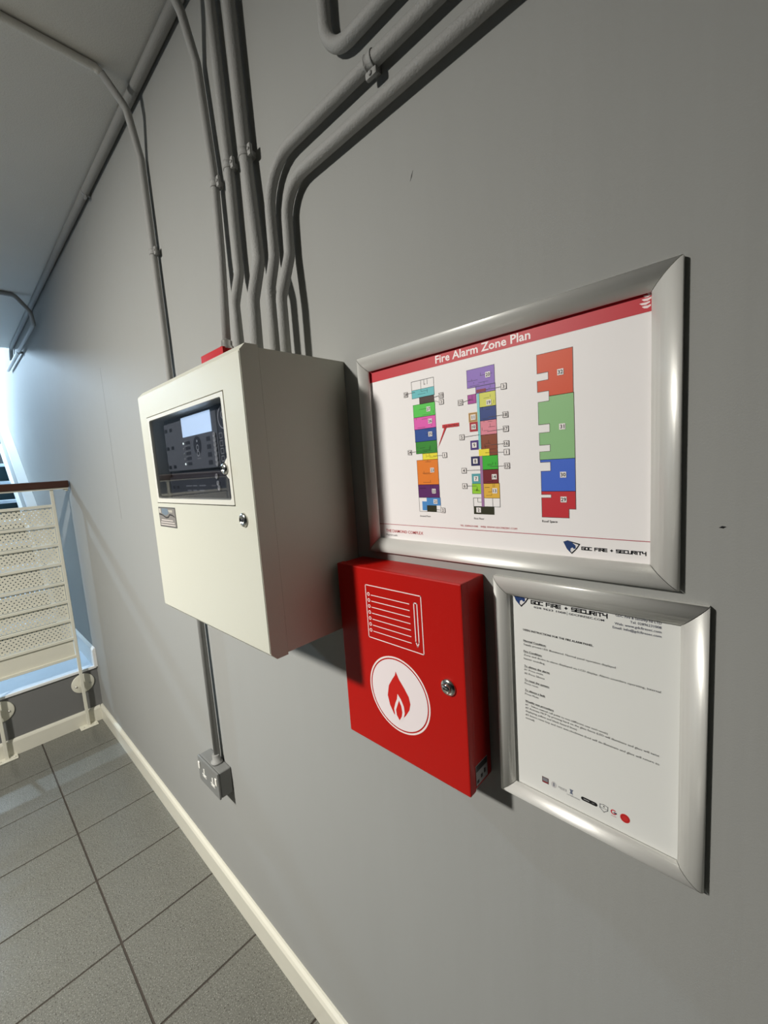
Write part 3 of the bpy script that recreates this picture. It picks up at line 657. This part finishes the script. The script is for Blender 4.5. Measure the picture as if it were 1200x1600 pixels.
P.path([(152.5, 1019.5), (157, 1020.5), (161.5, 1019.5), (161.5, 1014.5), (157, 1010.5), (152.5, 1014.5)], .8, (120, 122, 124), 1, True); P.line((153, 1015.5), (161, 1015.5), .6, (120, 122, 124)); P.disc(157, 1018, 1, (90, 90, 90), 1, n=10)
P.ring(168, 1016.7, 2, 3.3, (196, 44, 62), 1, 20, 40, 360); P.rect(168, 171.5, 1015.6, 1017.2, (60, 60, 80), 2); P.rect(165, 171, 1010.8, 1011.8, (200, 170, 172), 1)
P.disc(180.5, 1015.5, 5.3, (200, 46, 44), 1, 5.6, 28); P.ring(180.5, 1015.5, 3.6, 4.2, (170, 30, 34), 2, 24)
P.build('instruction_print', sh)

# ------------------------------------------------------------------ red document cabinet
C0, C1, CZ0, CZ1, CD = -.2509, .0014, .9843, 1.2955, .062
rc = thing('document_cabinet', 'red steel document cabinet with a white flame emblem on its door, below the zone plan', 'cabinet', ((C0 + C1) / 2, 0, CZ0))
part('cabinet_body', box(C0 + .0015, C1 - .0015, -.0455, -.0005, CZ0 + .0015, CZ1 - .001, .002), REDP, rc)
dr = part('cabinet_door', box(C0, C1, -CD, -.0462, CZ0, CZ1, .0022, 2), REDP, rc)
WP = (236, 222, 220)
P = Print(-CD - .0001)
P.frame(-183, -68, 1178, 1267, 1.5, WP)
for i in range(7):
    z = 1252 - i * 10.17
    P.ring(-177, z, 1.7, 3.0, WP, 1, 16); P.line((-171.5, z - .8), (-90.5, z - .8), 1.3, WP)
P.path([(-82, 1254.5), (-76, 1254.5), (-76, 1194), (-79, 1187.5), (-82, 1194)], 1.7, WP, 1, True)
P.ring(-125, 1095, 60.2, 63, WP, 1, 72); P.disc(-125, 1095, 58, (232, 222, 224), 1, n=72)
FR = (196, 30, 24)
P.poly([(-128, 1134), (-121.5, 1122), (-112, 1111), (-103.5, 1099), (-101, 1088), (-104, 1077), (-112, 1065), (-117.5, 1059), (-137, 1058), (-145, 1071), (-149, 1087), (-145, 1105), (-136, 1119), (-130, 1127)], FR, 2)
P.poly([(-127, 1096.5), (-120, 1089), (-115, 1079), (-114, 1068), (-117.5, 1057.5), (-126, 1049), (-135, 1056), (-136.5, 1068), (-132.5, 1080), (-129, 1087)], (232, 222, 224), 3)
P.poly([(-124.5, 1086), (-120.5, 1078), (-119, 1068), (-121, 1060), (-126, 1052), (-131.5, 1059), (-132.3, 1068), (-128.5, 1077)], FR, 4)
P.build('emblem_print', dr, label='white notepad outline and white disc with a red flame', rough=.4)
lk = keylock(dr, -.027, -CD, 1.1415, .0125)
part('key_barrel', lathe([(.0068, 0), (.0068, .0035), (.006, .0042), (0, .0042)], (-.027, -CD - .0036, 1.1415), (0, -1, 0), 18), CHROME, dr)
part('keyhole', box(-.031, -.023, -CD - .0082, -CD - .0078, 1.1405, 1.1428), BLACK, dr)
bm = box(C1 - .0016, C1 - .0010, -.0445, -.013, .9905, 1.0215)
sl = part('side_label', bm, mat('label_grey', (.33, .32, .33), .5), rc, label='small grey and black printed label on the side')
bm = box(C1 - .0010, C1 - .0008, -.0435, -.014, 1.0115, 1.0205)
box(C1 - .0010, C1 - .0008, -.0425, -.037, .9935, .998, bm=bm); box(C1 - .0010, C1 - .0008, -.032, -.027, .9965, 1.002, bm=bm); box(C1 - .0010, C1 - .0008, -.023, -.019, .999, 1.006, bm=bm)
part('label_print', bm, BLACK, sl)

# ------------------------------------------------------------------ double socket at the foot of the conduit
S0, S1, SZ0, SZ1 = -1.086, -.938, .449, .5365
ds = thing('double_socket', 'grey painted double socket outlet on the wall below the panel', 'socket', ((S0 + S1) / 2, 0, SZ0))
part('back_box', box(S0 + .001, S1 - .001, -.040, -.0005, SZ0 + .001, SZ1 - .0005, .005, 3), SOCK, ds, smooth=False)
fpz = part('faceplate', box(S0, S1, -.0465, -.0395, SZ0, SZ1, .003, 2), SOCK, ds)
WS = mat('white_socket_plastic', (0.82, 0.80, 0.74), .35)
zc = (SZ0 + SZ1) / 2
for rx in (S0 + .012, S1 - .012):
    part('rocker_switch', box(rx - .0055, rx + .0055, -.0495, -.0462, zc + .002, zc + .026, .001, 1), WS, ds, label='white rocker switch')
for cx in (S0 + .045, S1 - .040):
    bm = box(cx - .004, cx + .004, -.0472, -.0464, zc - .002, zc + .013)
    box(cx - .0145, cx + .0145, -.0472, -.0464, zc - .0165, zc - .0065, bm=bm)
    part('socket_shutter', bm, WS, ds, label='white plastic socket inserts')
    for q in (-.011, .011): part('pin_slot', box(cx + q - .0025, cx + q + .0025, -.0474, -.0471, zc - .0135, zc - .0095), mat('slot_grey', (.25, .25, .24), .6), ds)

# ------------------------------------------------------------------ ceiling spotlight (behind the camera's left)
cl = thing('ceiling_spotlight', 'white ceiling spotlight aimed at the fire alarm panel', 'lamp', (LAMP.x, LAMP.y, CZ))
part('mounting_plate', lathe([(.05, 0), (.05, .012), (.012, .016), (.012, .04)], (LAMP.x, LAMP.y - .05, CZ - .0005), (0, 0, -1), 24), WHITE, cl)
part('lamp_head', lathe([(.05, -.10), (.10, -.07), (.118, -.004), (.122, -.004), (.118, .0), (.112, -.006), (.112, -.010), (0, -.010)], LAMP, AIM, 32), WHITE, cl)
part('lamp_lens', lathe([(.110, -.009), (.110, -.007), (0, -.007)], LAMP, AIM, 32), LIGHTD, cl)

# ------------------------------------------------------------------ cool white globe lamp over the stair
GX, GY, GZ = -5.4, -1.0, 2.9
gl = thing('globe_lamp', 'cool white globe lamp hanging over the staircase', 'lamp', (GX, GY, HZ - .02))
part('ceiling_rose', lathe([(.05, 0), (.05, .02), (.02, .03)], (GX, GY, HZ - .0205), (0, 0, -1), 20), WHITE, gl)
part('stem', sweep([(GX, GY, HZ - .04), (GX, GY, GZ + .055)], .006, 8), WHITE, gl)
part('globe', lathe([(0.06 * math.sin(math.pi * k / 12), -0.06 * math.cos(math.pi * k / 12)) for k in range(13)], (GX, GY, GZ), (0, 0, 1), 24),
     mat('lit_cool_globe', (.9, .9, .9), .4, emit=((0.58, 0.79, 1.0), 2300)), gl, smooth=True)
